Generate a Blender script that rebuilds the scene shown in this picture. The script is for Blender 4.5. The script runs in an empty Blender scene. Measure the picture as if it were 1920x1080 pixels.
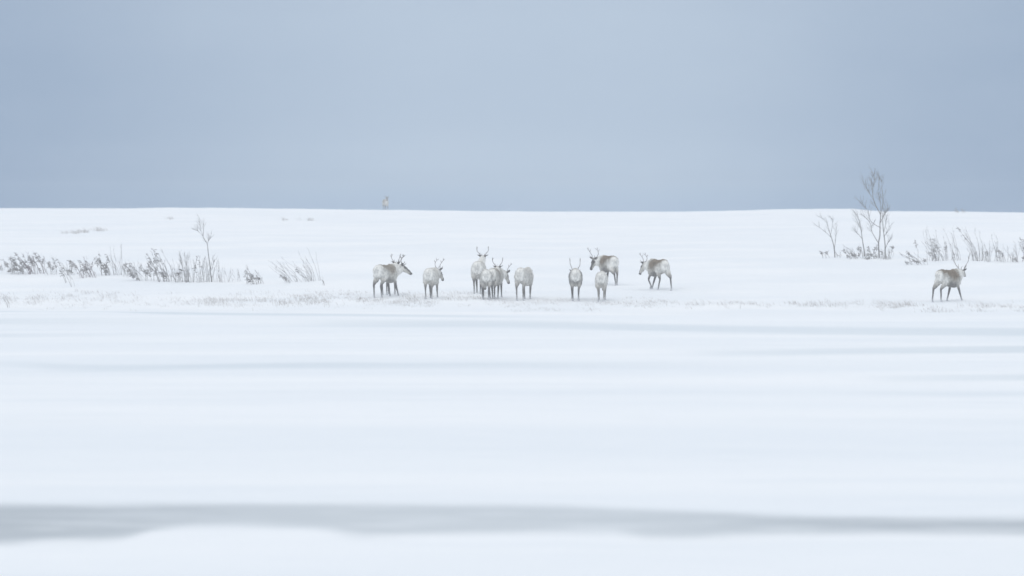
import bpy, bmesh, math, random
import numpy as np
from mathutils import Vector, Matrix, kdtree, noise as mnoise

R = math.radians
S = bpy.context.scene
COL = S.collection
random.seed(7)
np.random.seed(7)

# ------------------------------------------------------------------ camera
F = 6840.0            # focal length in photo pixels (1920 wide)
HROW = 420.0          # eye-level row of the photo
H = 2.77              # eye height above the lake ice, metres
PITCH = math.atan((540 - HROW) / F)
cam_d = bpy.data.cameras.new("camera")
cam = bpy.data.objects.new("camera", cam_d)
COL.objects.link(cam)
cam.location = (0, 0, H)
cam.rotation_euler = (math.pi / 2 - PITCH, 0, 0)
cam_d.sensor_width = 36.0
cam_d.lens = 36.0 * F / 1920.0
cam_d.clip_start = 0.5
cam_d.clip_end = 3000
cam_d.dof.use_dof = True
cam_d.dof.focus_distance = 122.0
cam_d.dof.aperture_fstop = 1.5
S.camera = cam

# ------------------------------------------------------------------ world: overcast winter sky
SUN_EL, SUN_ROT = R(42), R(200)
# overcast colour by elevation (0..3.6 degrees): straight ahead, and to both sides, darkened as lens vignette
CLOUD_AHEAD = [(0.0842, (0.2382, 0.3672, 0.5466)), (0.1287, (0.2574, 0.3906, 0.5594)), (0.1871, (0.2856, 0.4062, 0.5633)), (0.2573, (0.3588, 0.4762, 0.6301)), (0.3275, (0.3869, 0.5005, 0.6528)), (0.4211, (0.3981, 0.5086, 0.6603)), (0.5146, (0.4071, 0.5153, 0.6665)), (0.6082, (0.4164, 0.522, 0.6714)), (0.7018, (0.423, 0.5271, 0.6749)), (0.7953, (0.4323, 0.5342, 0.68)), (0.8889, (0.4363, 0.5371, 0.6808)), (0.9778, (0.434, 0.5312, 0.6734))]
SKY_VIGNETTE = [(0.0842, (0.0595, 0.1775, 0.3582)), (0.1287, (0.0565, 0.175, 0.3553)), (0.1871, (0.0655, 0.1819, 0.3618)), (0.2573, (0.1407, 0.2517, 0.427)), (0.3275, (0.1879, 0.2972, 0.4692)), (0.4211, (0.2171, 0.324, 0.4931)), (0.5146, (0.2355, 0.34, 0.5072)), (0.6082, (0.2431, 0.3457, 0.512)), (0.7018, (0.2521, 0.3526, 0.5172)), (0.7953, (0.272, 0.3701, 0.5319)), (0.8889, (0.2807, 0.3783, 0.5371)), (0.9778, (0.2876, 0.3819, 0.5372))]
CLOUD_TOP = (1.05, 1.085, 1.125)        # bright overcast overhead
HAZE_DENSITY = 0.0012
S.view_settings.view_transform = 'Standard'
S.view_settings.look = 'None'
S.view_settings.gamma = 1.0
S.view_settings.exposure = 0.0
S.cycles.volume_bounces = 2
S.cycles.filter_width = 1.6

w = bpy.data.worlds.new("World")
S.world = w
w.use_nodes = True
nt = w.node_tree
nt.nodes.clear()


class G:
    """tiny node-graph helper"""
    def __init__(self, tree):
        self.t = tree

    def n(self, kind, **kw):
        nd = self.t.nodes.new(kind)
        for k, v in kw.items():
            setattr(nd, k, v)
        return nd

    def put(self, sock, v):
        if hasattr(v, 'is_output') or isinstance(v, bpy.types.NodeSocket):
            self.t.links.new(v, sock)
        else:
            sock.default_value = v

    def m(self, op, a, b=0.0, c=0.0, clamp=False):
        nd = self.n('ShaderNodeMath', operation=op)
        nd.use_clamp = clamp
        self.put(nd.inputs[0], a)
        self.put(nd.inputs[1], b)
        self.put(nd.inputs[2], c)
        return nd.outputs[0]

    def smooth(self, v, a, b, lo=0.0, hi=1.0):
        nd = self.n('ShaderNodeMapRange', interpolation_type='SMOOTHSTEP')
        self.put(nd.inputs[0], v)
        for i, q in enumerate((a, b, lo, hi)):
            self.put(nd.inputs[1 + i], q)
        return nd.outputs[0]

    def mix(self, f, a, b):
        nd = self.n('ShaderNodeMix', data_type='RGBA')
        self.put(nd.inputs[0], f)
        for s, v in ((nd.inputs[6], a), (nd.inputs[7], b)):
            if isinstance(v, tuple):
                v = (*v, 1.0)[:4]
            self.put(s, v)
        return nd.outputs[2]

    def noise(self, vec, scale, detail=3.0, rough=0.5):
        nd = self.n('ShaderNodeTexNoise')
        self.put(nd.inputs['Vector'], vec)
        nd.inputs['Scale'].default_value = scale
        nd.inputs['Detail'].default_value = detail
        nd.inputs['Roughness'].default_value = rough
        return nd.outputs[0]

    def scale_vec(self, vec, sc):
        nd = self.n('ShaderNodeMapping')
        self.put(nd.inputs[0], vec)
        nd.inputs['Scale'].default_value = sc
        return nd.outputs[0]


g = G(nt)
tc = g.n('ShaderNodeTexCoord').outputs['Generated']
sep = g.n('ShaderNodeSeparateXYZ')
nt.links.new(tc, sep.inputs[0])
dz, dx, dy = sep.outputs[2], sep.outputs[0], sep.outputs[1]
sky = g.n('ShaderNodeTexSky', sky_type='NISHITA')
sky.sun_disc = False
sky.sun_elevation = SUN_EL
sky.sun_rotation = SUN_ROT
# lens vignette put into the sky colour: lighter straight ahead, darker to both sides


def ramp(v, stops):
    nd = g.n('ShaderNodeValToRGB')
    cr = nd.color_ramp
    cr.interpolation = 'LINEAR'
    while len(cr.elements) < len(stops):
        cr.elements.new(0.5)
    for e, (p_, c_) in zip(cr.elements, stops):
        e.position = p_
        e.color = (*c_, 1)
    nt.links.new(v, nd.inputs[0])
    return nd.outputs[0]


elev = g.m('DIVIDE', dz, 0.0625, clamp=True)
az = g.m('ABSOLUTE', dx)
front = g.smooth(dy, 0.0, 0.5)
side = g.m('MULTIPLY', g.smooth(az, 0.02, 0.17), front)
cl = g.mix(side, ramp(elev, CLOUD_AHEAD), ramp(elev, SKY_VIGNETTE))
bank = g.noise(g.scale_vec(tc, (5.0, 5.0, 11.0)), 1.8, 5.0, 0.55)
cl = g.mix(g.m('MULTIPLY', g.smooth(bank, 0.3, 0.75), 0.14), cl, (0.62, 0.72, 0.83))
cl = g.mix(g.smooth(dz, 0.07, 0.75), cl, CLOUD_TOP)
mul = g.n('ShaderNodeVectorMath', operation='SCALE')
nt.links.new(cl, mul.inputs[0])
mul.inputs['Scale'].default_value = 10.0
tot = g.mix(0.93, sky.outputs[0], mul.outputs[0])
bg = g.n('ShaderNodeBackground')
nt.links.new(tot, bg.inputs[0])
bg.inputs[1].default_value = 0.1
wo = g.n('ShaderNodeOutputWorld')
nt.links.new(bg.outputs[0], wo.inputs[0])

sun_d = bpy.data.lights.new("sun", 'SUN')
sun_d.energy = 0.5
sun_d.angle = R(35)
sun_d.color = (1.0, 0.97, 0.93)
sun = bpy.data.objects.new("sun", sun_d)
COL.objects.link(sun)
# rotation so that the lamp shines from the sky's sun direction
sd = Vector((math.sin(SUN_ROT) * math.cos(SUN_EL), math.cos(SUN_ROT) * math.cos(SUN_EL), math.sin(SUN_EL)))
sun.rotation_euler = sd.to_track_quat('Z', 'Y').to_euler()
sun.location = (0, 0, 60)


# ------------------------------------------------------------------ terrain shape
def ip(x, xs, ys):
    return np.interp(x, xs, ys)


def sstep(a, b, v):
    t = np.clip((v - a) / (b - a), 0, 1)
    return t * t * (3 - 2 * t)


def shore_y(X):
    """where the ice meets the bank"""
    return ip(X, [-60, -16, -8, 0, 8, 16, 60], [118, 116.5, 113.5, 111.0, 109.0, 107.5, 105]) \
        + 0.5 * np.sin(X * 0.55) + 0.3 * np.sin(X * 1.31 + 1.0)


T_T = [-140, -6, -1.5, 0, 2, 4, 9, 19, 24, 35, 60, 110, 180, 196, 225, 320]
T_Z = [-0.5, -0.4, -0.08, 0.0, 0.03, 0.065, 0.27, 0.57, 0.80, 1.34, 1.90, 2.85, 3.93, 3.94, 3.2, -3.0]
# smooth the profile a little
_tt = np.linspace(-140, 320, 1841)
_tz = np.interp(_tt, T_T, T_Z)
_k = np.hanning(21)
_k /= _k.sum()
_tzs = np.convolve(np.pad(_tz, 10, mode='edge'), _k, mode='valid')
CREST_PX = [0, 200, 400, 700, 1000, 1280, 1400, 1480, 1600, 1655, 1800, 1920]
CREST_DY = [388.5, 389, 388, 392.5, 396, 396.5, 394.5, 391.5, 391.5, 396, 396.5, 398]


def vnoise(X, Y, seed):
    """cheap smooth value noise, vectorised"""
    X = np.asarray(X, float); Y = np.asarray(Y, float)
    xi = np.floor(X).astype(int); yi = np.floor(Y).astype(int)
    fx = X - xi; fy = Y - yi
    fx = fx * fx * (3 - 2 * fx); fy = fy * fy * (3 - 2 * fy)

    def hsh(a, b):
        n = (a * 374761393 + b * 668265263 + seed * 1442695041) & 0x7fffffff
        n = ((n ^ (n >> 13)) * 1274126177) & 0x7fffffff
        return ((n ^ (n >> 16)) & 0xffff) / 65535.0
    a = hsh(xi, yi); b = hsh(xi + 1, yi); c = hsh(xi, yi + 1); d = hsh(xi + 1, yi + 1)
    return (a * (1 - fx) + b * fx) * (1 - fy) + (c * (1 - fx) + d * fx) * fy - 0.5


def ground_z(X, Y):
    X = np.asarray(X, float); Y = np.asarray(Y, float)
    t = Y - shore_y(X)
    z = np.interp(t, _tt, _tzs)
    px = 960 + X / np.maximum(Y, 60) * F
    dy = np.interp(px, CREST_PX, CREST_DY) - 392.0
    z = z - sstep(60, 170, t) * dy * np.minimum(Y, 290) / F
    up = sstep(0.0, 5.0, t)
    z = z + up * (0.10 * vnoise(X * 0.35, Y * 0.22, 3) + 0.045 * vnoise(X * 0.9, Y * 0.5, 5)
                  + 0.02 * vnoise(X * 2.3, Y * 1.4, 9)) * (1 - 0.4 * sstep(40, 90, t))
    return z


CP, SP = math.cos(PITCH), math.sin(PITCH)


def ray(px, py):
    u = (px - 960) / F; v = (540 - py) / F
    return Vector((u, CP + v * SP, -SP + v * CP))


def at_depth(px, py, Y):
    d = ray(px, py)
    k = Y / d.y
    return Vector((0, 0, H)) + d * k


def on_ground(px, py, lo=112.0, hi=300.0):
    """first point of the land seen through that spot of the photo"""
    d = ray(px, py)
    ks = np.arange(lo, hi, 0.1)
    X = ks * d.x / d.y; Z = H + ks * d.z / d.y
    gz = ground_z(X, ks)
    i = int(np.argmax(gz >= Z)) if (gz >= Z).any() else len(ks) - 1
    return Vector((X[i], ks[i], float(gz[i])))


# ------------------------------------------------------------------ materials
def mat(name):
    m = bpy.data.materials.new(name)
    m.use_nodes = True
    gg = G(m.node_tree)
    b = m.node_tree.nodes['Principled BSDF']
    return m, gg, b


def obj_coord(gg):
    return gg.n('ShaderNodeTexCoord').outputs['Object']


# ---- land snow
m_snow, gg, b = mat("snow")
oc = obj_coord(gg)
n1 = gg.noise(gg.scale_vec(oc, (0.12, 0.22, 0.2)), 1.0, 5, 0.55)
n2 = gg.noise(gg.scale_vec(oc, (1.4, 2.6, 1.0)), 1.0, 4, 0.6)
c = gg.mix(gg.smooth(n1, 0.35, 0.7), (0.80, 0.83, 0.86), (0.865, 0.88, 0.895))
sp_ = gg.n('ShaderNodeSeparateXYZ'); gg.put(sp_.inputs[0], oc)
c = gg.mix(gg.m('MULTIPLY', gg.smooth(n2, 0.56, 0.72), 0.20), c, (0.70, 0.72, 0.76))
gg.put(b.inputs['Base Color'], c)
b.inputs['Roughness'].default_value = 0.85
b.inputs['Specular IOR Level'].default_value = 0.2
bp = gg.n('ShaderNodeBump'); bp.inputs['Strength'].default_value = 0.35; bp.inputs['Distance'].default_value = 0.08
gg.put(bp.inputs['Height'], n2)
gg.put(b.inputs['Normal'], bp.outputs[0])

# ---- lake: wind-packed snow with bare-ice streaks
m_lake, gg, b = mat("snow_covered_ice")
oc = obj_coord(gg)
sp_ = gg.n('ShaderNodeSeparateXYZ'); gg.put(sp_.inputs[0], oc)
LX, LY = sp_.outputs[0], sp_.outputs[1]
wisp = gg.noise(gg.scale_vec(oc, (0.10, 0.55, 1.0)), 1.0, 4, 0.55)
wisp2 = gg.noise(gg.scale_vec(oc, (0.5, 2.2, 1.0)), 1.0, 4, 0.6)
big = gg.noise(gg.scale_vec(oc, (0.03, 0.12, 1.0)), 1.0, 3, 0.5)


def fcurve(gg, val, pts):
    nd = gg.n('ShaderNodeFloatCurve')
    cm = nd.mapping
    cv = cm.curves[0]
    pts = sorted(pts)
    cv.points[0].location = pts[0]
    cv.points[1].location = pts[-1]
    for q in pts[1:-1]:
        cv.points.new(*q)
    for q in cv.points:
        q.handle_type = 'AUTO_CLAMPED'
    cm.update()
    gg.put(nd.inputs['Value'], val)
    return nd.outputs[0]


def row_to_d(row, px=960):
    d = ray(px, row)
    return -H / d.z * d.y


def row_x(px, row):
    d = ray(px, row)
    return -H / d.z * d.x


def band(rows, strength_px, half_rows, wob, xr, soft=0.55):
    """streak whose centre follows photo points (px,row); strength_px = [(px, 0..1)]"""
    u = gg.m('DIVIDE', gg.m('ADD', LX, xr), 2 * xr, clamp=True)
    ds = [row_to_d(r) for _, r in rows]
    d0 = sum(ds) / len(ds)
    pts = [(min(1, max(0, (row_x(px, r) + xr) / (2 * xr))), row_to_d(r) / 200) for px, r in rows]
    yc = gg.m('MULTIPLY', fcurve(gg, u, pts), 200.0)
    mr = rows[len(rows) // 2][1]
    st = fcurve(gg, u, [(min(1, max(0, (row_x(px, mr) + xr) / (2 * xr))), s) for px, s in strength_px])
    hw = 0.78 * half_rows * (row_to_d(mr - 0.5) - row_to_d(mr + 0.5))
    dist = gg.m('SUBTRACT', LY, yc)
    dist = gg.m('ADD', dist, gg.m('MULTIPLY', gg.m('SUBTRACT', wisp, 0.5), wob * hw * 2.2))
    dist = gg.m('ADD', dist, gg.m('MULTIPLY', gg.m('SUBTRACT', wisp2, 0.5), wob * hw * 1.0))
    dist = gg.m('ABSOLUTE', dist)
    return gg.m('MULTIPLY', gg.smooth(dist, hw * (1 - soft), hw * (1 + soft), 1.0, 0.0), st)


bands = [
    band([(0, 583), (130, 581), (320, 587), (700, 591), (1050, 595)], [(-200, 0.5), (0, 0.7), (300, 0.8), (800, 0.65), (1150, 0.0), (1900, 0)], 2.6, 0.3, 20, 0.8),
    band([(0, 603), (300, 603), (700, 606), (1000, 608), (1400, 618), (1920, 623)], [(0, 0.5), (250, 0.25), (450, 0.1), (650, 0.45), (1000, 0.7), (1500, 0.65), (1920, 0.8)], 8.0, 0.6, 18, 0.7),
    band([(0, 629), (300, 627), (1920, 640)], [(0, 0.45), (230, 0.2), (420, 0.05), (650, 0.0), (1920, 0.05)], 4.0, 0.8, 17, 0.8),
    band([(0, 650), (1350, 662), (1600, 658), (1920, 655)], [(0, 0.0), (1150, 0.0), (1350, 0.35), (1600, 0.6), (1920, 0.8)], 8.0, 0.6, 15, 0.6),
    band([(0, 682), (200, 690), (450, 686), (700, 685), (1000, 684), (1920, 684)], [(0, 0.25), (150, 0.55), (500, 0.75), (750, 0.6), (950, 0.5), (1150, 0.3), (1500, 0.06), (1920, 0.0)], 6.5, 0.9, 13, 0.75),
    band([(0, 705), (1500, 712), (1920, 708)], [(0, 0.0), (1500, 0.0), (1700, 0.35), (1920, 0.6)], 7.0, 0.7, 12, 0.7),
    band([(0, 740), (960, 738), (1920, 738)], [(0, 0.0), (700, 0.12), (1000, 0.15), (1500, 0.1), (1750, 0.3), (1920, 0.3)], 6.0, 1.0, 12, 0.9),
    band([(0, 790), (960, 785), (1920, 790)], [(0, 0.1), (700, 0.0), (1920, 0.12)], 8.0, 1.0, 11, 0.9),
]
mx = bands[0]
for q in bands[1:]:
    mx = gg.m('MAXIMUM', mx, q)
# the near strip of bare grey ice, both of its edges traced
xr = 7.0
u = gg.m('DIVIDE', gg.m('ADD', LX, xr), 2 * xr, clamp=True)


def edge(pts):
    return gg.m('MULTIPLY', fcurve(gg, u, [(min(1, max(0, (row_x(px, r) + xr) / (2 * xr))), row_to_d(r) / 50) for px, r in pts]), 50.0)


far_e = edge([(-400, 945), (0, 945), (500, 944), (960, 946), (1200, 953), (1400, 962), (1650, 970), (1920, 972), (2300, 972)])
near_e = edge([(-400, 1018), (0, 1020), (90, 1013), (220, 1010), (300, 992), (400, 985), (520, 989), (600, 993), (690, 1006), (780, 1004), (960, 1000), (1130, 999), (1230, 1008), (1400, 1004), (1650, 1001), (1920, 1002), (2300, 1003)])
wisp3 = gg.noise(gg.scale_vec(oc, (1.6, 4.5, 1.0)), 1.0, 5, 0.65)
w_ = gg.m('ADD', gg.m('MULTIPLY', gg.m('SUBTRACT', wisp2, 0.5), 0.7), gg.m('MULTIPLY', gg.m('SUBTRACT', wisp3, 0.5), 0.5))
yy = gg.m('ADD', LY, w_)
near_m = gg.m('MULTIPLY', gg.smooth(gg.m('SUBTRACT', far_e, yy), -0.5, 0.7), gg.smooth(gg.m('SUBTRACT', yy, near_e), -0.5, 0.75))
ice_n = gg.noise(gg.scale_vec(oc, (0.42, 1.5, 1.0)), 1.6, 5, 0.6)
near_m = gg.m('MULTIPLY', near_m, gg.smooth(ice_n, 0.36, 0.56, 0.58, 1.0))
snowc = gg.mix(gg.smooth(big, 0.35, 0.68), (0.795, 0.83, 0.865), (0.86, 0.88, 0.90))
snowc = gg.mix(gg.m('MULTIPLY', gg.smooth(wisp, 0.52, 0.68), 0.34), snowc, (0.74, 0.785, 0.83))
fine = gg.noise(gg.scale_vec(oc, (0.9, 4.0, 1.0)), 1.0, 6, 0.65)
snowc = gg.mix(gg.m('MULTIPLY', gg.smooth(fine, 0.50, 0.74), 0.34), snowc, (0.72, 0.76, 0.80))
snowc = gg.mix(gg.m('MULTIPLY', gg.smooth(fine, 0.46, 0.26), 0.5), snowc, (0.90, 0.91, 0.92))
c = gg.mix(gg.m('MULTIPLY', mx, 0.8), snowc, (0.60, 0.665, 0.715))
dust_vignette = gg.smooth(gg.m('ABSOLUTE', gg.m('ADD', LX, 0.3)), 1.2, 4.6, 1.0, 0.0)  # lens vignette put into the ice colour: lighter middle, partly real snow dusting
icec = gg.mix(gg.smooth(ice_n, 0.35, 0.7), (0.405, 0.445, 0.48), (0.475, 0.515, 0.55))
icec = gg.mix(gg.m('MULTIPLY', dust_vignette, 0.55), icec, (0.66, 0.70, 0.73))
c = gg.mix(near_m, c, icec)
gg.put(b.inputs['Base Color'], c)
gg.put(b.inputs['Roughness'], gg.m('SUBTRACT', 0.85, gg.m('MULTIPLY', near_m, 0.15)))
b.inputs['Specular IOR Level'].default_value = 0.15
bp = gg.n('ShaderNodeBump'); bp.inputs['Strength'].default_value = 0.45; bp.inputs['Distance'].default_value = 0.05
gg.put(bp.inputs['Height'], gg.m('ADD', wisp2, gg.m('MULTIPLY', fine, 0.6)))
gg.put(b.inputs['Normal'], bp.outputs[0])

# ---- plants
def plant_mat(name, c1, c2):
    m, gg, b = mat(name)
    n = gg.noise(obj_coord(gg), 9.0, 3)
    gg.put(b.inputs['Base Color'], gg.mix(gg.smooth(n, 0.4, 0.65), c1, c2))
    b.inputs['Roughness'].default_value = 0.9
    return m


m_bark = plant_mat("grey_bark", (0.15, 0.137, 0.132), (0.28, 0.27, 0.27))
m_twig = plant_mat("frosted_twig", (0.155, 0.138, 0.130), (0.31, 0.295, 0.29))
m_red = plant_mat("reddish_twig", (0.17, 0.12, 0.13), (0.30, 0.26, 0.28))
m_head = plant_mat("frosted_seed", (0.24, 0.225, 0.22), (0.48, 0.47, 0.475))
m_grass = plant_mat("dry_grass", (0.42, 0.395, 0.37), (0.66, 0.64, 0.63))

# ---- coat: fur pattern per vertex (pattern of the animal itself) broken up by noise
m_coat, gg, b = mat("reindeer_fur")
at = gg.n('ShaderNodeAttribute'); at.attribute_name = "fur"
oc = obj_coord(gg)
n1 = gg.noise(gg.scale_vec(oc, (9, 14, 5)), 1.0, 4, 0.6)
n2 = gg.noise(gg.scale_vec(oc, (60, 60, 22)), 1.0, 2, 0.6)
n3 = gg.noise(gg.scale_vec(oc, (22, 30, 9)), 1.0, 3, 0.6)
k = gg.m('ADD', gg.smooth(n1, 0.32, 0.66, 0.80, 1.20), gg.m('MULTIPLY', gg.m('SUBTRACT', n2, 0.5), 0.45))
k = gg.m('ADD', k, gg.m('MULTIPLY', gg.m('SUBTRACT', n3, 0.5), 0.7))
vm = gg.n('ShaderNodeVectorMath', operation='SCALE')
gg.put(vm.inputs[0], gg.mix(gg.m('MULTIPLY', gg.smooth(n3, 0.5, 0.75), 0.20), at.outputs['Color'], (0.26, 0.22, 0.17))); gg.put(vm.inputs['Scale'], k)
gg.put(b.inputs['Base Color'], vm.outputs[0])
b.inputs['Roughness'].default_value = 0.95
b.inputs['Specular IOR Level'].default_value = 0.1
bp = gg.n('ShaderNodeBump'); bp.inputs['Strength'].default_value = 0.5; bp.inputs['Distance'].default_value = 0.02
gg.put(bp.inputs['Height'], n2); gg.put(b.inputs['Normal'], bp.outputs[0])
m_antler = plant_mat("antler_bone", (0.24, 0.225, 0.215), (0.38, 0.36, 0.35))


# ------------------------------------------------------------------ object helpers
def link(name, me, m=None, parent=None):
    o = bpy.data.objects.new(name, me)
    COL.objects.link(o)
    if m is not None:
        me.materials.append(m)
    if parent is not None:
        o.parent = parent
    return o


def empty(name, loc):
    o = bpy.data.objects.new(name, None)
    COL.objects.link(o)
    o.location = loc
    o.empty_display_size = 0.3
    return o


def tag(o, label, cat, group=None):
    o["label"] = label
    o["category"] = cat
    if group:
        o["group"] = group
    return o


class MB:
    """collects polygons for one mesh"""
    def __init__(self):
        self.v, self.f, self.smooth = [], [], True

    def tube(self, pts, rad, sides=5, cap=True):
        pts = [Vector(p) for p in pts]
        n = len(pts)
        rings = []
        prev = None
        for i, p in enumerate(pts):
            d = (pts[min(i + 1, n - 1)] - pts[max(i - 1, 0)])
            if d.length < 1e-9:
                d = Vector((0, 0, 1))
            d.normalize()
            a = prev if prev is not None else (Vector((1, 0, 0)) if abs(d.x) < 0.8 else Vector((0, 1, 0)))
            s = (a - d * a.dot(d))
            if s.length < 1e-6:
                s = d.orthogonal()
            s.normalize(); prev = s
            t = d.cross(s)
            r = rad[i]
            base = len(self.v)
            for k in range(sides):
                an = 2 * math.pi * k / sides
                self.v.append(p + s * (math.cos(an) * r) + t * (math.sin(an) * r))
            rings.append(base)
        for i in range(n - 1):
            for k in range(sides):
                k2 = (k + 1) % sides
                self.f.append((rings[i] + k, rings[i] + k2, rings[i + 1] + k2, rings[i + 1] + k))
        if cap:
            self.f.append(tuple(reversed([rings[0] + k for k in range(sides)])))
            self.f.append(tuple(rings[-1] + k for k in range(sides)))

    def quad(self, a, b_, c_, d_):
        i = len(self.v)
        self.v += [a, b_, c_, d_]
        self.f.append((i, i + 1, i + 2, i + 3))

    def tri(self, a, b_, c_):
        i = len(self.v)
        self.v += [a, b_, c_]
        self.f.append((i, i + 1, i + 2))

    def build(self, name, m, parent=None):
        me = bpy.data.meshes.new(name)
        me.from_pydata([tuple(p) for p in self.v], [], self.f)
        for p in me.polygons:
            p.use_smooth = True
        return link(name, me, m, parent)


# ------------------------------------------------------------------ ground and lake
def sheet(name, xs, ys, zf, m):
    X, Y = np.meshgrid(xs, ys)
    Z = zf(X, Y)
    V = np.stack([X.ravel(), Y.ravel(), Z.ravel()], 1)
    nx, ny = len(xs), len(ys)
    i = np.arange(nx * ny).reshape(ny, nx)
    q = np.stack([i[:-1, :-1], i[:-1, 1:], i[1:, 1:], i[1:, :-1]], -1).reshape(-1, 4)
    me = bpy.data.meshes.new(name)
    me.from_pydata(V.tolist(), [], q.tolist())
    me.polygons.foreach_set('use_smooth', np.ones(len(q), bool))
    o = link(name, me, m)
    o["kind"] = "structure"
    return o


xs = np.concatenate([np.linspace(-200, -36, 42)[:-1], np.linspace(-36, 36, 361), np.linspace(36, 200, 42)[1:]])
ys = np.concatenate([np.linspace(-30, 98, 12)[:-1], np.linspace(98, 150, 209)[:-1], np.linspace(150, 300, 151)[:-1], np.linspace(300, 415, 24)])
sheet("ground", xs, ys, ground_z, m_snow)


def lake_z(X, Y):
    fade = 1 - sstep(85, 105, Y)
    return 0.012 * vnoise(X * 0.5, Y * 0.9, 21) * fade + 0.02 * vnoise(X * 0.12, Y * 0.3, 23) * fade


xs = np.concatenate([np.linspace(-200, -20, 31)[:-1], np.linspace(-20, 20, 161), np.linspace(20, 200, 31)[1:]])
ys = np.concatenate([np.linspace(-30, 24, 30)[:-1], np.linspace(24, 120, 250)])
sheet("lake", xs, ys, lake_z, m_lake)


# ------------------------------------------------------------------ reindeer
WHITE = (0.75, 0.74, 0.705)
PALE = (0.62, 0.61, 0.575)
GREY = (0.40, 0.38, 0.345)
BROWN = (0.185, 0.150, 0.112)
DARK = (0.070, 0.066, 0.066)
LEG = (0.120, 0.115, 0.115)
SNOWY_HAZE = (0.60, 0.61, 0.63)


def lerp3(a, b_, t):
    t = min(1, max(0, t))
    return tuple(a[i] + (b_[i] - a[i]) * t for i in range(3))


class Fur:
    """closed lofted pieces with a colour per vertex; fused later into one skin"""
    def __init__(self):
        self.v, self.f, self.c = [], [], []

    def loft(self, st, colf, side_ref, sides=18, sub=4):
        """st: list of (centre, half_side, half_up); colf(s 0..1, ang, point)"""
        P = [Vector(s[0]) for s in st]
        n = len(P)
        # resample with catmull-rom
        out = []
        for i in range(n - 1):
            p0, p1, p2, p3 = P[max(i - 1, 0)], P[i], P[i + 1], P[min(i + 2, n - 1)]
            for j in range(sub):
                t = j / sub
                q = 0.5 * ((2 * p1) + (p2 - p0) * t + (2 * p0 - 5 * p1 + 4 * p2 - p3) * t * t + (3 * p1 - p0 - 3 * p2 + p3) * t ** 3)
                a = st[i][1] + (st[i + 1][1] - st[i][1]) * t
                b_ = st[i][2] + (st[i + 1][2] - st[i][2]) * t
                out.append((q, a, b_, (i + t) / (n - 1)))
        out.append((P[-1], st[-1][1], st[-1][2], 1.0))
        rings = []
        m = len(out)
        for i, (p, a, b_, s) in enumerate(out):
            d = (out[min(i + 1, m - 1)][0] - out[max(i - 1, 0)][0]).normalized()
            sd = (side_ref - d * side_ref.dot(d)).normalized()
            up = sd.cross(d) * -1
            if up.z < 0 and abs(d.z) < 0.9:
                up = -up
            base = len(self.v)
            for k_ in range(sides):
                an = 2 * math.pi * k_ / sides
                q = p + sd * (math.cos(an) * a) + up * (math.sin(an) * b_)
                self.v.append(q)
                self.c.append(colf(s, math.sin(an), q))
            rings.append(base)
        for i in range(m - 1):
            for k_ in range(sides):
                k2 = (k_ + 1) % sides
                self.f.append((rings[i] + k_, rings[i] + k2, rings[i + 1] + k2, rings[i + 1] + k_))
        self.f.append(tuple(reversed([rings[0] + k_ for k_ in range(sides)])))
        self.f.append(tuple(rings[-1] + k_ for k_ in range(sides)))


def vdir(yaw, pitch):
    return Vector((math.cos(yaw) * math.cos(pitch), math.sin(yaw) * math.cos(pitch), math.sin(pitch)))


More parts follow.
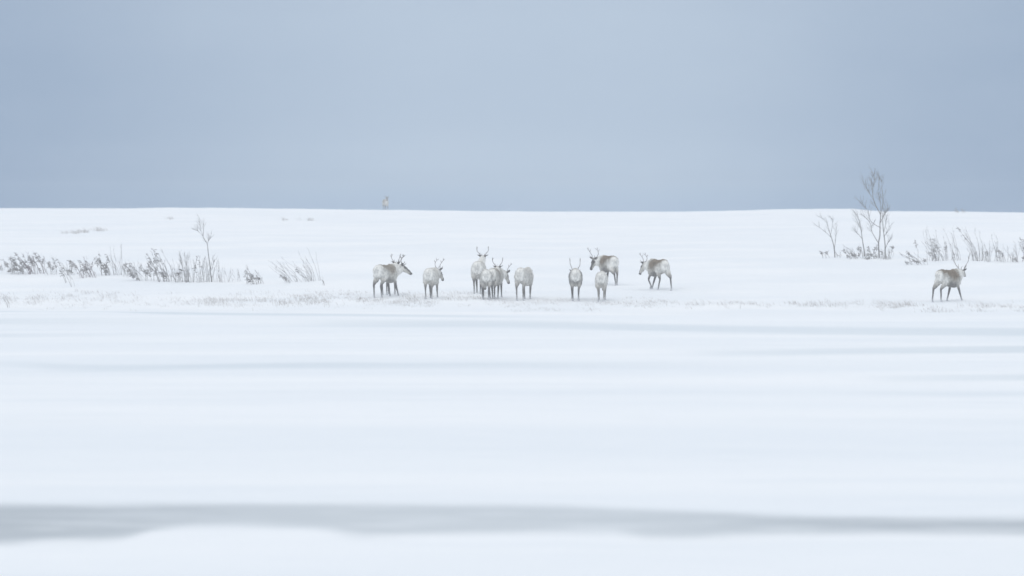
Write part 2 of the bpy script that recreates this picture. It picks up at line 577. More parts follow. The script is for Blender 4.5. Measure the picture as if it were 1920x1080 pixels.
def reindeer(label, px, row, psi, neck=(0, 30), head=(0, -25), legs=None, saddle=0.6, tone=1.0, antlers=1.0,
             size=1.0, loc=None, mane=1.0, spread=1.0, ears_dark=1.0, dusk=0.0, seed=0, sink=0.045, one_sided=None, leg_pale=0.0, wide_saddle=0.0):
    """psi: heading, 0 = towards the right of the photo, 90 = away from the camera.
    neck, head: (yaw, pitch) in degrees relative to the body. legs: FL, FR, HL, HR -> (forward, bend, lift)"""
    rnd = random.Random(seed + 11)
    fur = Fur()
    legs = legs or {}
    Y = Vector((0, 1, 0))
    tn = lambda c_: tuple(min(0.8, v_ * tone) for v_ in c_)

    # trunk --------------------------------------------------------------
    def trunk_col(s, sa, q):
        x = q.x
        base = lerp3(PALE, GREY, (0.25 - abs(x - 0.0)) * 1.4 * (0.3 + saddle) + 0.25 * dusk + 1.2 * wide_saddle * min(1, max(0, (x + .40) / .1)))
        if saddle > 0:
            top = min(1, max(0, (sa + 0.12 + 0.22 * wide_saddle + 0.16 * math.sin(x * 11 + 1)) / 0.55)) * min(1, max(0, (x + 0.40 + 0.09 * min(1, wide_saddle)) / 0.06)) * min(1, max(0, (0.47 - x) / 0.14))
            base = lerp3(base, BROWN, top * saddle)
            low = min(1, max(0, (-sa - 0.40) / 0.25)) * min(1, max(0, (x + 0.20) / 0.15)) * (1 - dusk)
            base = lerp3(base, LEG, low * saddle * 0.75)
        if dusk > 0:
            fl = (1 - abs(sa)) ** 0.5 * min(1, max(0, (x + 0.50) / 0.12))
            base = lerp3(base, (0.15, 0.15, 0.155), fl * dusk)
        rump = min(1, max(0, (-0.36 - x) / 0.10)) * min(1, max(0, (0.15 - abs(q.y)) / 0.06)) if dusk > 0 else min(1, max(0, (-0.38 - 0.09 * min(1, wide_saddle) - x) / 0.08))
        base = lerp3(base, WHITE, rump)
        sh = min(1, max(0, (x - 0.36) / 0.1))
        base = lerp3(base, WHITE, sh * 0.8)
        return tn(base)
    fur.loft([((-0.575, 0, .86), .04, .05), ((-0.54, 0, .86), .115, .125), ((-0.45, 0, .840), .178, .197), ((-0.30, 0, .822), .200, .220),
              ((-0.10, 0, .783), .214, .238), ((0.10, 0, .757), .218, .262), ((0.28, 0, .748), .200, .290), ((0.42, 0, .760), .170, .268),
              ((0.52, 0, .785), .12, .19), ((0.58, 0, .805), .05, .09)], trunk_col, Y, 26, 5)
    # withers and haunch swell
    fur.loft([((0.12, 0, .93), .05, .06), ((0.25, 0, .965), .075, .085), ((0.40, 0, .93), .06, .07)], trunk_col, Y, 14, 4)
    # tail
    fur.loft([((-0.54, 0, .95), .035, .03), ((-0.595, 0, .90), .042, .028), ((-0.615, 0, .82), .028, .02), ((-0.61, 0, .78), .01, .01)],
             lambda s, a, q: tn(WHITE), Y, 10, 4)

    # neck ---------------------------------------------------------------
    ny, npi = R(neck[0]), R(neck[1])
    nd = vdir(ny, npi)
    N0 = Vector((0.36, 0, .88))
    n1 = N0 + vdir(ny * 0.45, npi * 0.8) * 0.20
    HP = n1 + nd * 0.23
    sref = Vector((-math.sin(ny), math.cos(ny), 0))

    def neck_col(s, sa, q):
        top = max(0, sa)
        c_ = lerp3(WHITE, PALE, top * 0.6)
        return tn(lerp3(c_, GREY, 0.35 * dusk))
    dn = Vector((0, 0, -1))
    fur.loft([(N0 + Vector((-0.06, 0, -.05)), .14, .20), (N0 + Vector((.06, 0, -.02)), .14, .20), (n1 + dn * .055 * mane, .120, .165 + .03 * mane),
              ((n1 + HP) / 2 + dn * .05 * mane, .102, .130 + .03 * mane), (HP + dn * .01, .082, .10), (HP + nd * .05, .05, .06)], neck_col, sref, 18, 4)

    # head ---------------------------------------------------------------
    hy, hp = R(head[0]), R(head[1])
    hd = vdir(hy, hp)
    hs = Vector((-math.sin(hy), math.cos(hy), 0))
    hu = hd.cross(hs)
    if hu.z < 0:
        hu = -hu

    def head_col(s, sa, q):
        c_ = lerp3(PALE, GREY, 0.4)
        c_ = lerp3(c_, DARK, max(0, sa) * 1.15 * ears_dark * min(1, s * 6))
        if s > 0.62:
            c_ = lerp3(c_, DARK, min(1, (s - 0.62) / 0.14) * 0.9)
        return tn(c_)
    fur.loft([(HP - hd * .05, .05, .055), (HP + hd * .0, .072, .08), (HP + hd * .08 - hu * .005, .076, .088), (HP + hd * .17 - hu * .012, .062, .075),
              (HP + hd * .26 - hu * .012, .047, .055), (HP + hd * .33 - hu * .012, .046, .050), (HP + hd * .375 - hu * .015, .042, .043),
              (HP + hd * .395 - hu * .017, .02, .02)], head_col, hs, 16, 4)
    # brow ridges and eyes
    for sg in (-1, 1):
        e0 = HP + hd * .11 + hs * sg * .062 + hu * .038
        fur.loft([(e0 - hd * .025, .006, .006), (e0, .018, .018), (e0 + hd * .025, .006, .006)], lambda s, a, q: DARK, hs, 8, 3)
        # ear
        b0 = HP + hs * sg * .055 + hu * .045 - hd * .01
        ed = (hs * sg * 0.85 + hu * 0.42 - hd * 0.30).normalized()
        er = ed.cross(hd).normalized()
        fur.loft([(b0, .020, .026), (b0 + ed * .05, .026, .036), (b0 + ed * .10, .020, .026), (b0 + ed * .145, .008, .009)],
                 lambda s, a, q: tn(lerp3(GREY, DARK, ears_dark * 0.9)), er, 10, 4)

    # legs ---------------------------------------------------------------
    def leg_col(s, sa, q):
        z = q.z
        c_ = lerp3(lerp3(LEG, GREY, leg_pale), lerp3(PALE, GREY, .5), (z - 0.42) / 0.16)
        c_ = lerp3(SNOWY_HAZE, c_, (z - 0.02) / 0.21)  # haze of drifting snow painted into the lower legs, besides their own pale band
        return tuple(min(0.8, v_ * (0.5 + 0.5 * tone)) for v_ in c_)

    def front(sg, o, bend, lift):
        y = sg * .115
        kx, kz = .315 + .55 * o + .09 * bend, .325 + .04 * bend
        fx, fz = .325 + o - .13 * bend, .085 + lift
        X = [((.35, y * .9, .80), .055, .10), ((.335, y, .68), .062, .085), ((.305 + .1 * o, y * 1.02, .57), .052, .066),
             (((kx + .305 + .1 * o) / 2, y * .98, (kz + .57) / 2), .037, .043), ((kx, y * .92, kz), .031, .034),
             (((kx + fx) / 2, y * .88, (kz + fz) / 2), .023, .025), ((fx, y * .86, fz), .027, .029),
             ((fx + .018, y * .86, fz - .045), .030, .036), ((fx + .028, y * .86, fz - .080), .037, .046), ((fx + .03, y * .86, fz - .090), .030, .038)]
        fur.loft(X, leg_col, Y, 12, 4)

    def hind(sg, o, bend, lift):
        y = sg * .12
        sx = -.27 + .35 * o
        hx, hz = -.475 + .68 * o, .415 + .035 * bend
        fx, fz = -.445 + 1.0 * o + 0.05 * bend, .09 + lift
        X = [((-.36, y * .75, .88), .075, .10), ((-.345, y * .95, .78), .095, .145), ((sx - .035, y * 1.0, .64), .094, .125),
             (((sx - .03) * .55 + hx * .45, y * .95, .535), .066, .080), ((hx + .01, y * .84, hz + .02), .036, .045), ((hx, y * .80, hz - .03), .029, .036),
             (((hx + fx) / 2, y * .77, (hz + fz) / 2 - .01), .0235, .0265), ((fx, y * .75, fz), .027, .029),
             ((fx + .018, y * .75, fz - .045), .030, .036), ((fx + .03, y * .75, fz - .080), .037, .046), ((fx + .033, y * .75, fz - .094), .030, .038)]

        def hc(s, sa, q):
            c_ = leg_col(s, sa, q)
            if q.z > 0.55:
                c_ = lerp3(c_, tn(lerp3(WHITE, PALE, .4)), (q.z - .55) / .12)
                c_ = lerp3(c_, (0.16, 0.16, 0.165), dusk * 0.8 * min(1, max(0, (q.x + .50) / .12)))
            return c_
        fur.loft(X, hc, Y, 12, 4)

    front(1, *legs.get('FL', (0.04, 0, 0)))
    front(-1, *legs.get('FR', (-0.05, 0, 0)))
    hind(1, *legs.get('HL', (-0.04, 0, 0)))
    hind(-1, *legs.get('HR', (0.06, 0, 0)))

    # fuse ---------------------------------------------------------------
    me = bpy.data.meshes.new("body_parts")
    me.from_pydata([tuple(p) for p in fur.v], [], fur.f)
    bm = bmesh.new(); bm.from_mesh(me)
    bmesh.ops.recalc_face_normals(bm, faces=bm.faces)
    bm.to_mesh(me); bm.free()
    tmp = bpy.data.objects.new("tmp", me)
    COL.objects.link(tmp)
    rm = tmp.modifiers.new("fuse", 'REMESH')
    rm.mode = 'VOXEL'; rm.voxel_size = 0.0135
    sm = tmp.modifiers.new("smooth", 'SMOOTH')
    sm.factor = 0.5; sm.iterations = 3
    dg = bpy.context.evaluated_depsgraph_get()
    dg.update()
    skin = bpy.data.meshes.new_from_object(tmp.evaluated_get(dg))
    bpy.data.objects.remove(tmp)
    kd = kdtree.KDTree(len(fur.v))
    for i, p in enumerate(fur.v):
        kd.insert(p, i)
    kd.balance()
    att = skin.color_attributes.new("fur", 'FLOAT_COLOR', 'POINT')
    cols = np.ones((len(skin.vertices), 4), np.float32)
    off = Vector((seed * 3.1, seed * 1.7, 0))
    newco = np.zeros((len(skin.vertices), 3), np.float32)
    for i, v_ in enumerate(skin.vertices):
        acc = [0, 0, 0]; ws = 0
        for _, j, d in kd.find_n(v_.co, 4):
            w2 = 1 / (d + 0.004); ws += w2
            for q in range(3):
                acc[q] += fur.c[j][q] * w2
        cols[i, :3] = [a_ / ws for a_ in acc]
        amp = 0.022 if v_.co.z > 0.5 else 0.004
        newco[i] = v_.co + v_.normal * (amp * mnoise.noise((v_.co + off) * 13.0) + 0.5 * amp * mnoise.noise((v_.co + off) * 34.0))
    att.data.foreach_set('color', cols.ravel())
    skin.vertices.foreach_set('co', newco.ravel())
    skin.polygons.foreach_set('use_smooth', np.ones(len(skin.polygons), bool))
    skin.update()
    skin.materials.clear()

    # placement: psi is the angle seen in the photo; the animal stands where its feet are
    p = loc if loc is not None else on_ground(px, row)
    root = empty("reindeer", (p.x, p.y, p.z - sink))
    root.rotation_euler = (0, 0, R(psi))
    root.scale = (size, size, size)
    tag(root, label, "reindeer", "reindeer herd on the snow")
    skin.name = "body"
    link("body", skin, m_coat, root)

    # antlers ------------------------------------------------------------
    if antlers > 0:
        L = antlers
        for sg in (-1, 1):
            if one_sided is not None and sg != one_sided:
                continue
            B = HP + hs * sg * .042 + hu * .062 + hd * .02
            up = (Vector((0, 0, 1)) * 0.75 + hu * 0.25).normalized()
            bk = -Vector((math.cos(hy), math.sin(hy), 0))
            out_ = hs * sg
            j = lambda: rnd.uniform(-.02, .02)
            prof = [(0, 0, 0), (.06, .06, .05), (.16, .14, .10), (.27, .17, .16 + j()), (.37, .14 + j(), .19), (.46, .07 + j(), .185), (.53, -.01, .165 + j())]
            pts = [B + (up * a_ + bk * b_ + out_ * (c_ * spread)) * L for a_, b_, c_ in prof]
            mb = MB()
            mb.tube(pts, [.0125, .012, .011, .010, .0095, .008, .005], 7)
            # brow tine, bez tine, back tine and palmed tip
            mb.tube([pts[0] + up * .01, pts[0] + (up * .06 - bk * .09 + out_ * .01) * L, pts[0] + (up * .13 - bk * .13 - out_ * .01) * L], [.012, .010, .004], 6)
            mb.tube([pts[1], pts[1] + (up * .07 - bk * .08 + out_ * .03) * L, pts[1] + (up * .14 - bk * .10 + out_ * .03) * L], [.011, .009, .004], 6)
            mb.tube([pts[4], pts[4] + (up * .05 + bk * .07) * L, pts[4] + (up * .11 + bk * .08 + out_ * .01) * L], [.011, .009, .004], 6)
            mb.tube([pts[5], pts[5] + (up * .07 + bk * .03 + out_ * .02) * L, pts[5] + (up * .12 + bk * .03) * L], [.010, .008, .004], 6)
            mb.build("antler", m_antler, root)
    return root


W = dict  # short for leg tables
reindeer("leftmost near reindeer, pale with a brown shoulder patch, dark muzzle pointing right", 723, 557, 61, neck=(-22, 12), head=(-62, -36),
         legs=W(FL=(.10, 0, 0), FR=(.28, 0, 0), HL=(-.08, 0, 0), HR=(.06, 0, 0)), saddle=.8, wide_saddle=.15, antlers=.60, tone=1.0, spread=.7, seed=1, size=1.10)
reindeer("reindeer half hidden behind the dark-muzzled one, only raised antlers and ears clear", 729, 552, 74, neck=(-4, 26), head=(-8, -12),
         legs=W(FL=(-.04, 0, 0), FR=(.06, 0, 0), HL=(.05, 0, 0), HR=(-.05, 0, 0)), saddle=.3, antlers=.56, seed=2, size=1.0, spread=1.2)
reindeer("pale reindeer seen from behind, head turned right, alone left of the tight huddle", 809, 560, 80, neck=(-12, 8), head=(-42, -54),
         legs=W(FL=(.02, 0, 0), FR=(.18, 0, 0), HL=(-.06, 0, 0), HR=(.05, 0, 0)), saddle=.12, antlers=.72, seed=3, leg_pale=.2, size=1.02, spread=1.0)
reindeer("tallest reindeer at the back left of the huddle, walking away, antlers in a V", 898, 550, 84, neck=(-10, 40), head=(0, 4),
         legs=W(FL=(.02, 0, 0), FR=(.1, .4, .03), HL=(-.04, 0, 0), HR=(.06, 0, 0)), saddle=.15, antlers=.52, seed=4, size=1.10, spread=1.4)
reindeer("grey-flanked reindeer without visible antlers, front left of the tight huddle", 911, 561, 92, neck=(0, -28), head=(0, -60),
         legs=W(FL=(.0, 0, 0), FR=(.06, 0, 0), HL=(.04, 0, 0), HR=(-.05, 0, 0)), saddle=.25, antlers=0, seed=5, size=.98, dusk=.5)
reindeer("middle reindeer of the tight huddle, dark ears and antlers spread above its back", 926, 560, 82, neck=(-4, 22), head=(0, -6),
         legs=W(FL=(.08, 0, 0), FR=(-.06, 0, 0), HL=(.05, 0, 0), HR=(-.05, 0, 0)), saddle=.6, antlers=.56, seed=6, size=1.0, dusk=.4, spread=1.2)
reindeer("rightmost of the tight huddle, head hanging, one antler tilted to the right", 929, 558, 76, neck=(-26, -4), head=(-44, -66),
         legs=W(FL=(-.05, 0, 0), FR=(.12, 0, 0), HL=(.05, 0, 0), HR=(-.04, 0, 0)), saddle=.2, antlers=.60, seed=7, size=1.0, dusk=.25, one_sided=-1, spread=1.5)
reindeer("broad pale reindeer with head lowered out of sight, right beside the tight huddle", 983, 562, 73, neck=(25, -6), head=(30, -20),
         legs=W(FL=(.05, 0, 0), FR=(-.02, 0, 0), HL=(-.05, 0, 0), HR=(.04, 0, 0)), saddle=.12, antlers=0, seed=8, leg_pale=.3, size=1.06, dusk=.12)
reindeer("reindeer seen straight from behind, dark flanks, white rump and lyre-shaped antlers", 1079, 563, 90, neck=(0, 0), head=(0, -38),
         legs=W(FL=(.02, 0, 0), FR=(-.02, 0, 0), HL=(.02, 0, 0), HR=(-.03, 0, 0)), saddle=.3, antlers=.80, seed=9, size=1.04, dusk=1.0, spread=.78)
reindeer("small pale antlerless reindeer from behind, standing before the brown-backed one", 1128, 564, 86, neck=(-4, -24), head=(0, -60),
         legs=W(FL=(.03, 0, 0), FR=(.14, 0, 0), HL=(-.05, 0, 0), HR=(.02, 0, 0)), saddle=0, antlers=0, seed=10, leg_pale=.6, size=.96, tone=.96)
reindeer("brown-backed reindeer behind the small pale one, face turned left, tall upright antlers", 1141, 535, 112, neck=(36, 2), head=(112, -60),
         legs=W(FL=(.02, 0, 0), FR=(.04, 0, 0), HL=(-.36, 0, 0), HR=(-.05, 0, 0)), saddle=1.0, wide_saddle=.8, antlers=.74, seed=11, size=1.06, spread=1.15)
reindeer("brown-saddled reindeer walking left across open snow, head low, foreleg lifted", 1234, 543, 117, neck=(12, -2), head=(32, -56),
         legs=W(FL=(.10, .95, .07), FR=(.26, 0, 0), HL=(.27, 0, 0), HR=(-.28, 0, 0)), saddle=1.0, antlers=.66, wide_saddle=.8, seed=12, size=1.05, spread=.9)
reindeer("lone brown-saddled reindeer striding right at far right, large branching antlers", 1778, 565, 47, neck=(10, 10), head=(20, -15),
         legs=W(FL=(-.25, 0, 0), FR=(.25, 0, 0), HL=(-.26, 0, 0), HR=(-.06, .2, 0)), saddle=1.0, antlers=.98, wide_saddle=1.0, seed=13, size=1.04, spread=1.15)
pf = at_depth(723, 391, 312)
reindeer("tiny hazy reindeer standing alone on the distant skyline", 724, 391, 285, loc=Vector((pf.x, 312, float(ground_z(pf.x, 312)))), neck=(-10, 50), head=(-10, -45),
         saddle=.7, tone=.8, antlers=.30, seed=14, size=1.0, spread=.8)


# ------------------------------------------------------------------ bare trees and shrubs
def twigs(mb, pts, rad, rnd, n, L, up=0.6, lean=-0.15):
    """side twigs along a limb"""
    for _ in range(n):
        i = rnd.uniform(0.25, 0.98) * (len(pts) - 1)
        a = int(i); t = i - a
        p = pts[a].lerp(pts[min(a + 1, len(pts) - 1)], t)
        d = (pts[min(a + 1, len(pts) - 1)] - pts[a]).normalized()
        o = Vector((rnd.uniform(-1, 1) + lean, rnd.uniform(-1, 1), rnd.uniform(0, up))).normalized()
        q = (d * 0.75 + o * 0.75).normalized()
        l = L * rnd.uniform(0.5, 1.1)
        k1 = p + q * l * 0.5
        k2 = k1 + (q + Vector((rnd.uniform(-.2, .2), rnd.uniform(-.2, .2), 0.25))).normalized() * l * 0.5
        r = rad * rnd.uniform(0.7, 1.1)
        mb.tube([p, k1, k2], [r, r * .75, r * .4], 4)
        if l > 0.25:
            k3 = k1 + (q + o.cross(Vector((0, 1, 0))) * 0.6 + Vector((0, 0, .2))).normalized() * l * 0.4
            mb.tube([k1, k3], [r * .7, r * .35], 4)


def traced(limb, base, Yd, rnd, jit=0.05):
    """photo polyline -> 3D polyline; every limb gets its own way in depth"""
    dirn = rnd.uniform(-0.45, 0.45)
    out = []
    z0 = base.z
    for i, (px, py) in enumerate(limb):
        p = at_depth(px, py, Yd)
        hgt = p.z - z0
        off = dirn * max(0, hgt - traced.h0) * 0.7 + rnd.uniform(-jit, jit) * (i > 0)
        out.append(at_depth(px, py, Yd + traced.o0 + off))
    return out


def smooth_line(pts, k_=3):
    out = []
    n = len(pts)
    for i in range(n - 1):
        p0, p1, p2, p3 = pts[max(i - 1, 0)], pts[i], pts[i + 1], pts[min(i + 2, n - 1)]
        for j in range(k_):
            t = j / k_
            out.append(0.5 * ((2 * p1) + (p2 - p0) * t + (2 * p0 - 5 * p1 + 4 * p2 - p3) * t * t + (3 * p1 - p0 - 3 * p2 + p3) * t ** 3))
    out.append(pts[-1])
    return out


def bare_tree(label, base_px, trunk, branches, r0, seed, twig_n=10, twig_L=0.4, cat="tree", name="bare_tree", group=None, thin=1.0):
    rnd = random.Random(seed)
    base = on_ground(*base_px)
    Yd = base.y
    root = empty(name, base)
    tag(root, label, cat, group)

    def local(pts):
        return [p - base for p in pts]
    traced.h0 = 0.0; traced.o0 = 0.0
    tp = smooth_line(traced(trunk, base, Yd, rnd))
    tp[0] = base + Vector((0, 0, -0.12))
    mb = MB()
    n = len(tp)
    tl = local(tp)
    mb.tube(tl, [r0 * (1 - 0.8 * i / (n - 1)) for i in range(n)], 7)
    twigs(mb, tl[n // 3:], 0.0055 * thin, rnd, twig_n, twig_L)
    mb.build("trunk", m_bark, root)
    for br in branches:
        # begin on the nearest trunk point so limbs stay attached
        s = at_depth(br[0][0], br[0][1], Yd)
        cand = min(range(n), key=lambda i: (tp[i].x - s.x) ** 2 + (tp[i].z - s.z) ** 2)
        st = tp[cand]
        traced.h0 = st.z - base.z
        traced.o0 = st.y - Yd
        bp_ = traced(br, base, Yd, rnd)
        bp_[0] = st.copy()
        bp_ = smooth_line(bp_)
        rr = r0 * (1 - 0.72 * cand / (n - 1)) * 0.62
        mb = MB()
        bl = local(bp_)
        mb.tube(bl, [rr * (1 - 0.7 * i / (len(bl) - 1)) for i in range(len(bl))], 6)
        twigs(mb, bl, 0.0048 * thin, rnd, int(twig_n * 1.25), twig_L * 1.1)
        mb.build("branch", m_bark, root)
    return root


def Z1(*p):
    return [(1500 + a / 5.141, 310 + b_ / 5.143) for a, b_ in p]


def Z2(*p):
    return [(300 + a / 5.144, 390 + b_ / 5.143) for a, b_ in p]


TG = "bare trees on the right bank"
bare_tree("tallest bare tree on the right, forking low and rising above the skyline", Z1((765, 893))[0],
          Z1((765, 893), (757, 750), (770, 680), (771, 560), (776, 480), (742, 410), (710, 335), (696, 230), (688, 170), (700, 90)),
          [Z1((757, 750), (720, 690), (690, 630), (678, 560), (640, 510), (590, 470)), Z1((690, 620), (682, 540), (655, 440), (620, 400), (575, 350)),
           Z1((712, 335), (680, 290), (655, 240), (625, 195), (605, 150)), Z1((776, 480), (778, 390), (765, 320), (752, 230), (770, 130)),
           Z1((776, 480), (795, 400), (802, 320), (790, 220), (792, 150)), Z1((700, 240), (715, 170), (712, 80)), Z1((771, 560), (815, 470), (850, 410))],
          0.026, 31, 16, 0.42, group=TG)
bare_tree("slim bare sapling close on the right of the tallest bare tree", Z1((820, 896))[0],
          Z1((820, 896), (820, 760), (806, 650), (798, 530), (792, 460)),
          [Z1((815, 690), (840, 640), (862, 590)), Z1((820, 790), (850, 740), (885, 700)), Z1((806, 640), (830, 540), (835, 470))], 0.026, 32, 8, 0.34, name="bare_sapling", group=TG)
bare_tree("bare leaning sapling rising out of the dark scrub left of the tallest bare tree", Z1((622, 880))[0],
          Z1((622, 880), (618, 820), (605, 740), (592, 650), (584, 590), (575, 530)),
          [Z1((600, 710), (560, 660), (535, 640)), Z1((588, 620), (560, 560), (530, 480)), Z1((584, 590), (560, 500), (545, 470))], 0.026, 33, 8, 0.34, name="bare_sapling", group=TG)
bare_tree("thin bare sapling standing apart, leftmost of the right bank's trees", Z1((338, 888))[0],
          Z1((338, 888), (325, 775), (302, 695), (280, 630), (262, 560), (245, 500)),
          [Z1((302, 700), (235, 635), (150, 572)), Z1((330, 800), (348, 660), (345, 570)), Z1((292, 665), (315, 560), (310, 512)), Z1((262, 560), (215, 510), (190, 500))],
          0.022, 34, 7, 0.26, name="bare_sapling", group=TG)
bare_tree("lone thin bare tree with a kinked top, standing tallest in the left scrub", Z2((500, 712))[0],
          Z2((500, 712), (486, 620), (480, 540), (466, 440), (456, 348), (438, 318), (416, 272), (420, 200), (424, 98)),
          [Z2((456, 345), (470, 310), (482, 278)), Z2((418, 262), (388, 190), (388, 110)), Z2((416, 270), (370, 225), (345, 215)), Z2((480, 545), (500, 600), (520, 500))],
          0.020, 35, 9, 0.28)


def shrub(label, px, row, hpx, lean, n, spread, seed, heads=0, m=None, rad=0.0075, name="bare_shrub", twn=4, fan=0.35, cat="shrub", group=None, twl=0.16):
    rnd = random.Random(seed * 17 + 3)
    base = on_ground(px, row)
    sc = base.y / F
    root = empty(name, base)
    tag(root, label, cat, group)
    if n > 3:
        spread = spread * 1.7 + 5; n = int(n * 1.45 + 3)
    fan = fan * 1.25 + 0.12; rad *= .85
    hh, ln, sd_ = hpx * sc, lean * sc, spread * sc
    for i in range(n):
        b0 = Vector((rnd.uniform(-sd_, sd_), rnd.uniform(-sd_ - .15, sd_ + .15), -0.06))
        b0.z += float(ground_z(base.x + b0.x, base.y + b0.y)) - base.z
        h_ = hh * (rnd.uniform(0.15, 0.4) if i % 3 == 2 and n > 4 else rnd.uniform(0.45, 1.0))
        k_ = h_ / hh
        tip = b0 + Vector((ln * k_ * rnd.uniform(.6, 1.3) + rnd.uniform(-fan, fan) * h_, rnd.uniform(-fan, fan) * h_, h_ + .06))
        mid = b0.lerp(tip, .5) + Vector((rnd.uniform(-.04, .04) - ln * .12, rnd.uniform(-.04, .04), rnd.uniform(0, .05)))
        q3 = b0.lerp(tip, .78) + Vector((rnd.uniform(-.03, .03), rnd.uniform(-.03, .03), .02))
        r = rad * rnd.uniform(.6, 1.15)
        st = MB()
        line = smooth_line([b0, mid, q3, tip], 2)
        st.tube(line, [r * (1 - .6 * j / (len(line) - 1)) for j in range(len(line))], 5)
        twigs(st, line, r * .5, rnd, twn, twl * rnd.uniform(.7, 1.3), lean=-.4)
        so = st.build("stem", m or m_twig, root)
        if heads and rnd.random() < heads:
            hd_ = MB()
            # drooping frosted seed panicle: small overlapping husks round the stem tip
            for _ in range(rnd.randint(9, 16)):
                t = rnd.uniform(0.62, 1.02)
                sp0 = b0.lerp(tip, min(t, 1.0))
                c_ = sp0 + Vector((rnd.gauss(-.03, .045), rnd.gauss(0, .04), rnd.gauss(0, .03)))
                l = rnd.uniform(.025, .05)
                a_ = Vector((rnd.uniform(-1, 1), rnd.uniform(-1, 1), rnd.uniform(-1, 1))).normalized()
                hd_.tube([sp0, sp0.lerp(c_, .6), c_ + a_ * l * .5, c_ + a_ * l], [.004, .012, .011, .003], 5)
            hd_.build("seed_head", m_head, so)
    return root


SL, SRG = "bare shrubs along the left bank", "bare shrubs along the right bank"
shrub("low dark frosted shrub leaning left, just left of the reddish dense one", 34, 513, 32, -20, 13, 5, 1, .8, rad=.009, group=SL)
shrub("pale stub of scrub cut by the left edge of the picture", 1, 507, 14, -5, 7, 6, 2, .3, group=SL)
shrub("reddish dense frosted clump, leaning left, near the left edge", 66, 513, 40, -17, 16, 9, 3, .8, m_red, rad=.010, group=SL)
shrub("pale loose frosted shrub filling the gap between the reddish one and the dark leaning stem", 98, 515, 36, -8, 7, 5, 50, .35, rad=.0065, fan=.25, group=SL)
shrub("single dark stem leaning left with a frosted head, rooted below the other scrub", 125, 530, 48, -20, 2, 1, 4, 1.0, m_bark, rad=.011, fan=.04, twn=3, group=SL)
shrub("two short grey stems beside the dark leaning stem, lowest on the left bank", 136, 538, 36, -12, 3, 4, 5, 0, fan=.1, group=SL)
shrub("grey tuft with a nodding head between the dark leaning stem and the reddish thicket base", 146, 515, 32, -9, 9, 8, 6, .35, fan=.3, group=SL)
shrub("small reddish thicket of crossing stems half sunk in the snow of the left bank", 166, 520, 38, -6, 13, 7, 7, .4, m_red, rad=.009, group=SL)
shrub("grey stems bowed left under a heavy frosted head, mid left scrub", 202, 516, 40, -17, 8, 4, 8, .9, rad=.010, fan=.12, group=SL)
shrub("tall upright thin-stemmed shrub in the middle of the left scrub", 224, 516, 60, -11, 7, 4, 9, 0, m_bark, rad=.007, fan=.10, twn=6, group=SL)
shrub("short sparse twiggy shrub right of the tall upright thin-stemmed one", 242, 518, 28, -3, 6, 4, 10, .3, group=SL)
shrub("low spreading frosted shrub with drooping tops, left of the thick slanting shrub", 276, 526, 34, -26, 11, 8, 11, .7, group=SL)
shrub("faint low fuzzy shrub tucked behind the left flank of the thick slanting shrub", 258, 520, 30, -6, 8, 8, 51, .15, rad=.006, fan=.25, group=SL)
shrub("faint pale stems right of the thick slanting shrub, beside the brushy upright shrub", 328, 528, 30, -4, 7, 7, 52, .1, rad=.006, fan=.2, group=SL)
shrub("thick slanting shrub of dark parallel stems topped by frosted knobs", 310, 528, 62, -26, 9, 4, 12, .7, m_bark, rad=.011, fan=.10, group=SL)
shrub("upright brushy shrub left of the lone kinked tree, wispy top bent left", 346, 529, 62, -10, 16, 7, 13, .1, m_bark, rad=.0085, fan=.10, twn=6, group=SL)
shrub("dense upright thicket with a rounded top at the foot of the lone kinked tree", 374, 529, 52, 4, 18, 12, 14, .25, m_bark, rad=.0085, fan=.14, twn=5, group=SL)
shrub("thin pale upright stems just right of the lone kinked tree", 412, 529, 38, 2, 7, 9, 15, 0, rad=.006, fan=.12, group=SL)
shrub("very sparse faint stems in the gap right of the lone kinked tree", 436, 529, 30, 4, 5, 8, 16, 0, rad=.0055, fan=.2, group=SL)
shrub("single faint wispy stem standing left of the low dark stump shrub", 464, 532, 40, -4, 3, 3, 17, 0, rad=.006, fan=.06, group=SL)
shrub("short shrub with a dark knobby base and one arching stem", 484, 533, 32, -16, 7, 4, 18, .5, rad=.010, fan=.15, group=SL)
shrub("wide shrub of left-raking stems, nearest big one to the herd", 562, 528, 44, -38, 18, 14, 19, .12, m_bark, rad=.0075, fan=.3, twn=4, group=SL)
shrub("slim upright shrub with a faint bent tip, right of the left-raking wide shrub", 590, 527, 60, -16, 4, 4, 20, 0, rad=.0065, fan=.08, group=SL)
shrub("tiny dark sprig on bare snow, rightmost of the left bank's scrub", 607, 535, 14, -4, 3, 2, 21, 0, rad=.007, group=SL)
shrub("single bent twig poking from the shore snow at the far left", 17, 577, 24, -10, 3, 3, 22, 0, rad=.007, fan=.15, group=SL)

shrub("dark tangled scrub at the foot of the leaning sapling on the right bank", 1616, 485, 26, -16, 18, 12, 30, .45, m_bark, rad=.009, fan=.7, group=SRG)
shrub("low dark twigs between the scrub and the tallest bare tree's foot", 1642, 486, 12, -4, 8, 9, 31, .1, m_bark, rad=.008, fan=.8, group=SRG)
shrub("small dark tuft at the foot of the slim sapling beside the tallest bare tree", 1660, 486, 24, 2, 10, 4, 32, .2, m_bark, rad=.008, fan=.3, group=SRG)
shrub("tiny grey sprigs at the foot of the thin sapling standing apart", 1558, 483, 14, -6, 6, 8, 33, .1, fan=.6, group=SRG)
shrub("low arching shrub sagging left, between the tallest bare tree and the right row", 1722, 496, 26, -34, 7, 6, 34, .5, rad=.009, fan=.15, group=SRG)
shrub("thin tall wisps leaning left, first of the right shrub row", 1738, 490, 69, -16, 7, 8, 35, .05, rad=.0065, fan=.16, twn=5, group=SRG)
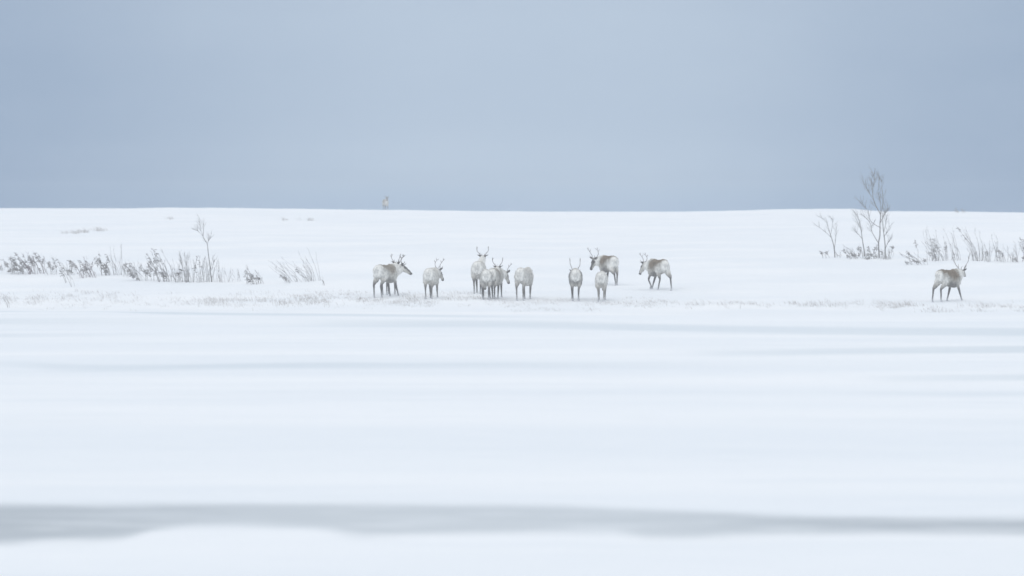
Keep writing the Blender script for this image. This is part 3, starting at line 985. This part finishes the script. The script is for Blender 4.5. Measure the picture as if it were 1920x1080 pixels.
shrub("slanting dark-footed shrub with a knobbed top, left of the striding reindeer's antlers", 1764, 489, 50, -18, 10, 6, 36, .3, m_bark, rad=.0085, fan=.16, group=SRG)
shrub("tall pair of wispy stems rising behind the striding reindeer's antlers", 1784, 488, 59, -10, 10, 6, 37, .05, m_twig, rad=.0075, fan=.1, twn=5, group=SRG)
shrub("tallest shrub of the right row, arching left just right of the striding reindeer's antlers", 1832, 489, 66, -24, 10, 4, 38, .05, m_twig, rad=.0085, fan=.10, twn=5, group=SRG)
shrub("short upright twig between the arching wisp and the forked dark shrub", 1844, 489, 26, -2, 4, 2, 39, .1, fan=.1, group=SRG)
shrub("forked dark upright shrub in the middle of the right end of the row", 1862, 490, 52, -4, 11, 6, 40, 0, m_bark, rad=.009, fan=.12, twn=4, group=SRG)
shrub("low grey shrub with one slanting stem, second from the right edge", 1892, 491, 32, -4, 8, 7, 41, .1, fan=.2, group=SRG)
shrub("dense grey shrub cut by the right edge of the picture", 1915, 491, 43, -10, 13, 6, 42, .3, rad=.008, fan=.25, group=SRG)
pb = at_depth(1801, 397, 285)
shrub("tiny dark shrub tip on the skyline above the right shrub row", 1801, 398.5, 7, -2, 5, 2, 43, 0, m_bark, rad=.02, fan=.4, twl=.2)

# ------------------------------------------------------------------ grass poking through the drifted snow
gm = MB()
rg = random.Random(99)


def blades(px0, px1, r0, r1, n, h0, h1, wid=0.0045, lean=-0.5, lo=112.0):
    done = 0
    tries = 0
    while done < n and tries < n * 6:
        tries += 1
        cx, cy = rg.uniform(px0, px1), rg.triangular(r0, r1)
        if vnoise(cx * 0.03, cy * 0.16, 41) + 0.5 < rg.uniform(0.25, 0.75):
            continue
        p = on_ground(cx, cy, lo=lo)
        for _ in range(rg.randint(3, 7)):
            q = p + Vector((rg.gauss(0, .10), rg.gauss(0, .22), 0))
            q.z = float(ground_z(q.x, q.y)) - .02
            h_ = rg.uniform(h0, h1)
            d = Vector((rg.gauss(lean, .45) * h_, rg.gauss(0, .35) * h_, 0))
            a_ = rg.uniform(0, math.pi)
            s_ = Vector((math.cos(a_), math.sin(a_), 0)) * wid
            m1 = q + d * .35 + Vector((0, 0, h_ * .6))
            t1 = q + d + Vector((0, 0, h_))
            gm.quad(q - s_, q + s_, m1 + s_ * .7, m1 - s_ * .7)
            gm.tri(m1 - s_ * .7, m1 + s_ * .7, t1)
            done += 1


blades(-20, 640, 546, 584, 1600, .04, .15)
blades(-20, 260, 545, 572, 600, .05, .18)
blades(380, 560, 560, 578, 500, .06, .22)
blades(560, 920, 548, 580, 3000, .03, .12)
blades(880, 1260, 558, 580, 1300, .03, .12)
blades(960, 1120, 578, 588, 250, .03, .10)
blades(1260, 1720, 564, 580, 900, .04, .16)
for q in ((1404, 571), (1482, 570), (1531, 572), (1700, 573), (1690, 577), (1760, 575)):
    blades(q[0] - 12, q[0] + 12, q[1] - 2, q[1] + 3, 45, .06, .18)
blades(1640, 1960, 562, 592, 1100, .04, .15)
blades(600, 960, 545, 556, 300, .04, .12)
for (a_, b_, r_) in ((120, 150, 438), (150, 168, 436), (175, 204, 433), (312, 326, 411.5), (527, 538, 413), (556, 596, 413.5)):
    blades(a_, b_, r_ - 1.5, r_ + 1, 60 if a_ < 300 else 36, .10, .28, .012)
go = gm.build("grass", m_grass)
go["kind"] = "stuff"
go["label"] = "dry frosted grass poking through the drifted snow of the bank"

# ------------------------------------------------------------------ snowy air
hz = bpy.data.meshes.new("haze")
bm = bmesh.new()
bmesh.ops.create_cube(bm, size=1.0)
bm.to_mesh(hz); bm.free()
m_h = bpy.data.materials.new("snowy_air")
m_h.use_nodes = True
t_ = m_h.node_tree
t_.nodes.clear()
pv = t_.nodes.new('ShaderNodeVolumePrincipled')
pv.inputs['Color'].default_value = (0.96, 0.975, 1.0, 1)
pv.inputs['Density'].default_value = HAZE_DENSITY
mo = t_.nodes.new('ShaderNodeOutputMaterial')
t_.links.new(pv.outputs[0], mo.inputs['Volume'])
ho = link("haze", hz, m_h)
Y0, Y1, ZB, ZT = -33.0, 418.0, -7.5, 7.5
ho.location = (0, (Y0 + Y1) / 2, (ZB + ZT) / 2)
ho.scale = (406, Y1 - Y0, ZT - ZB)
ho["kind"] = "stuff"
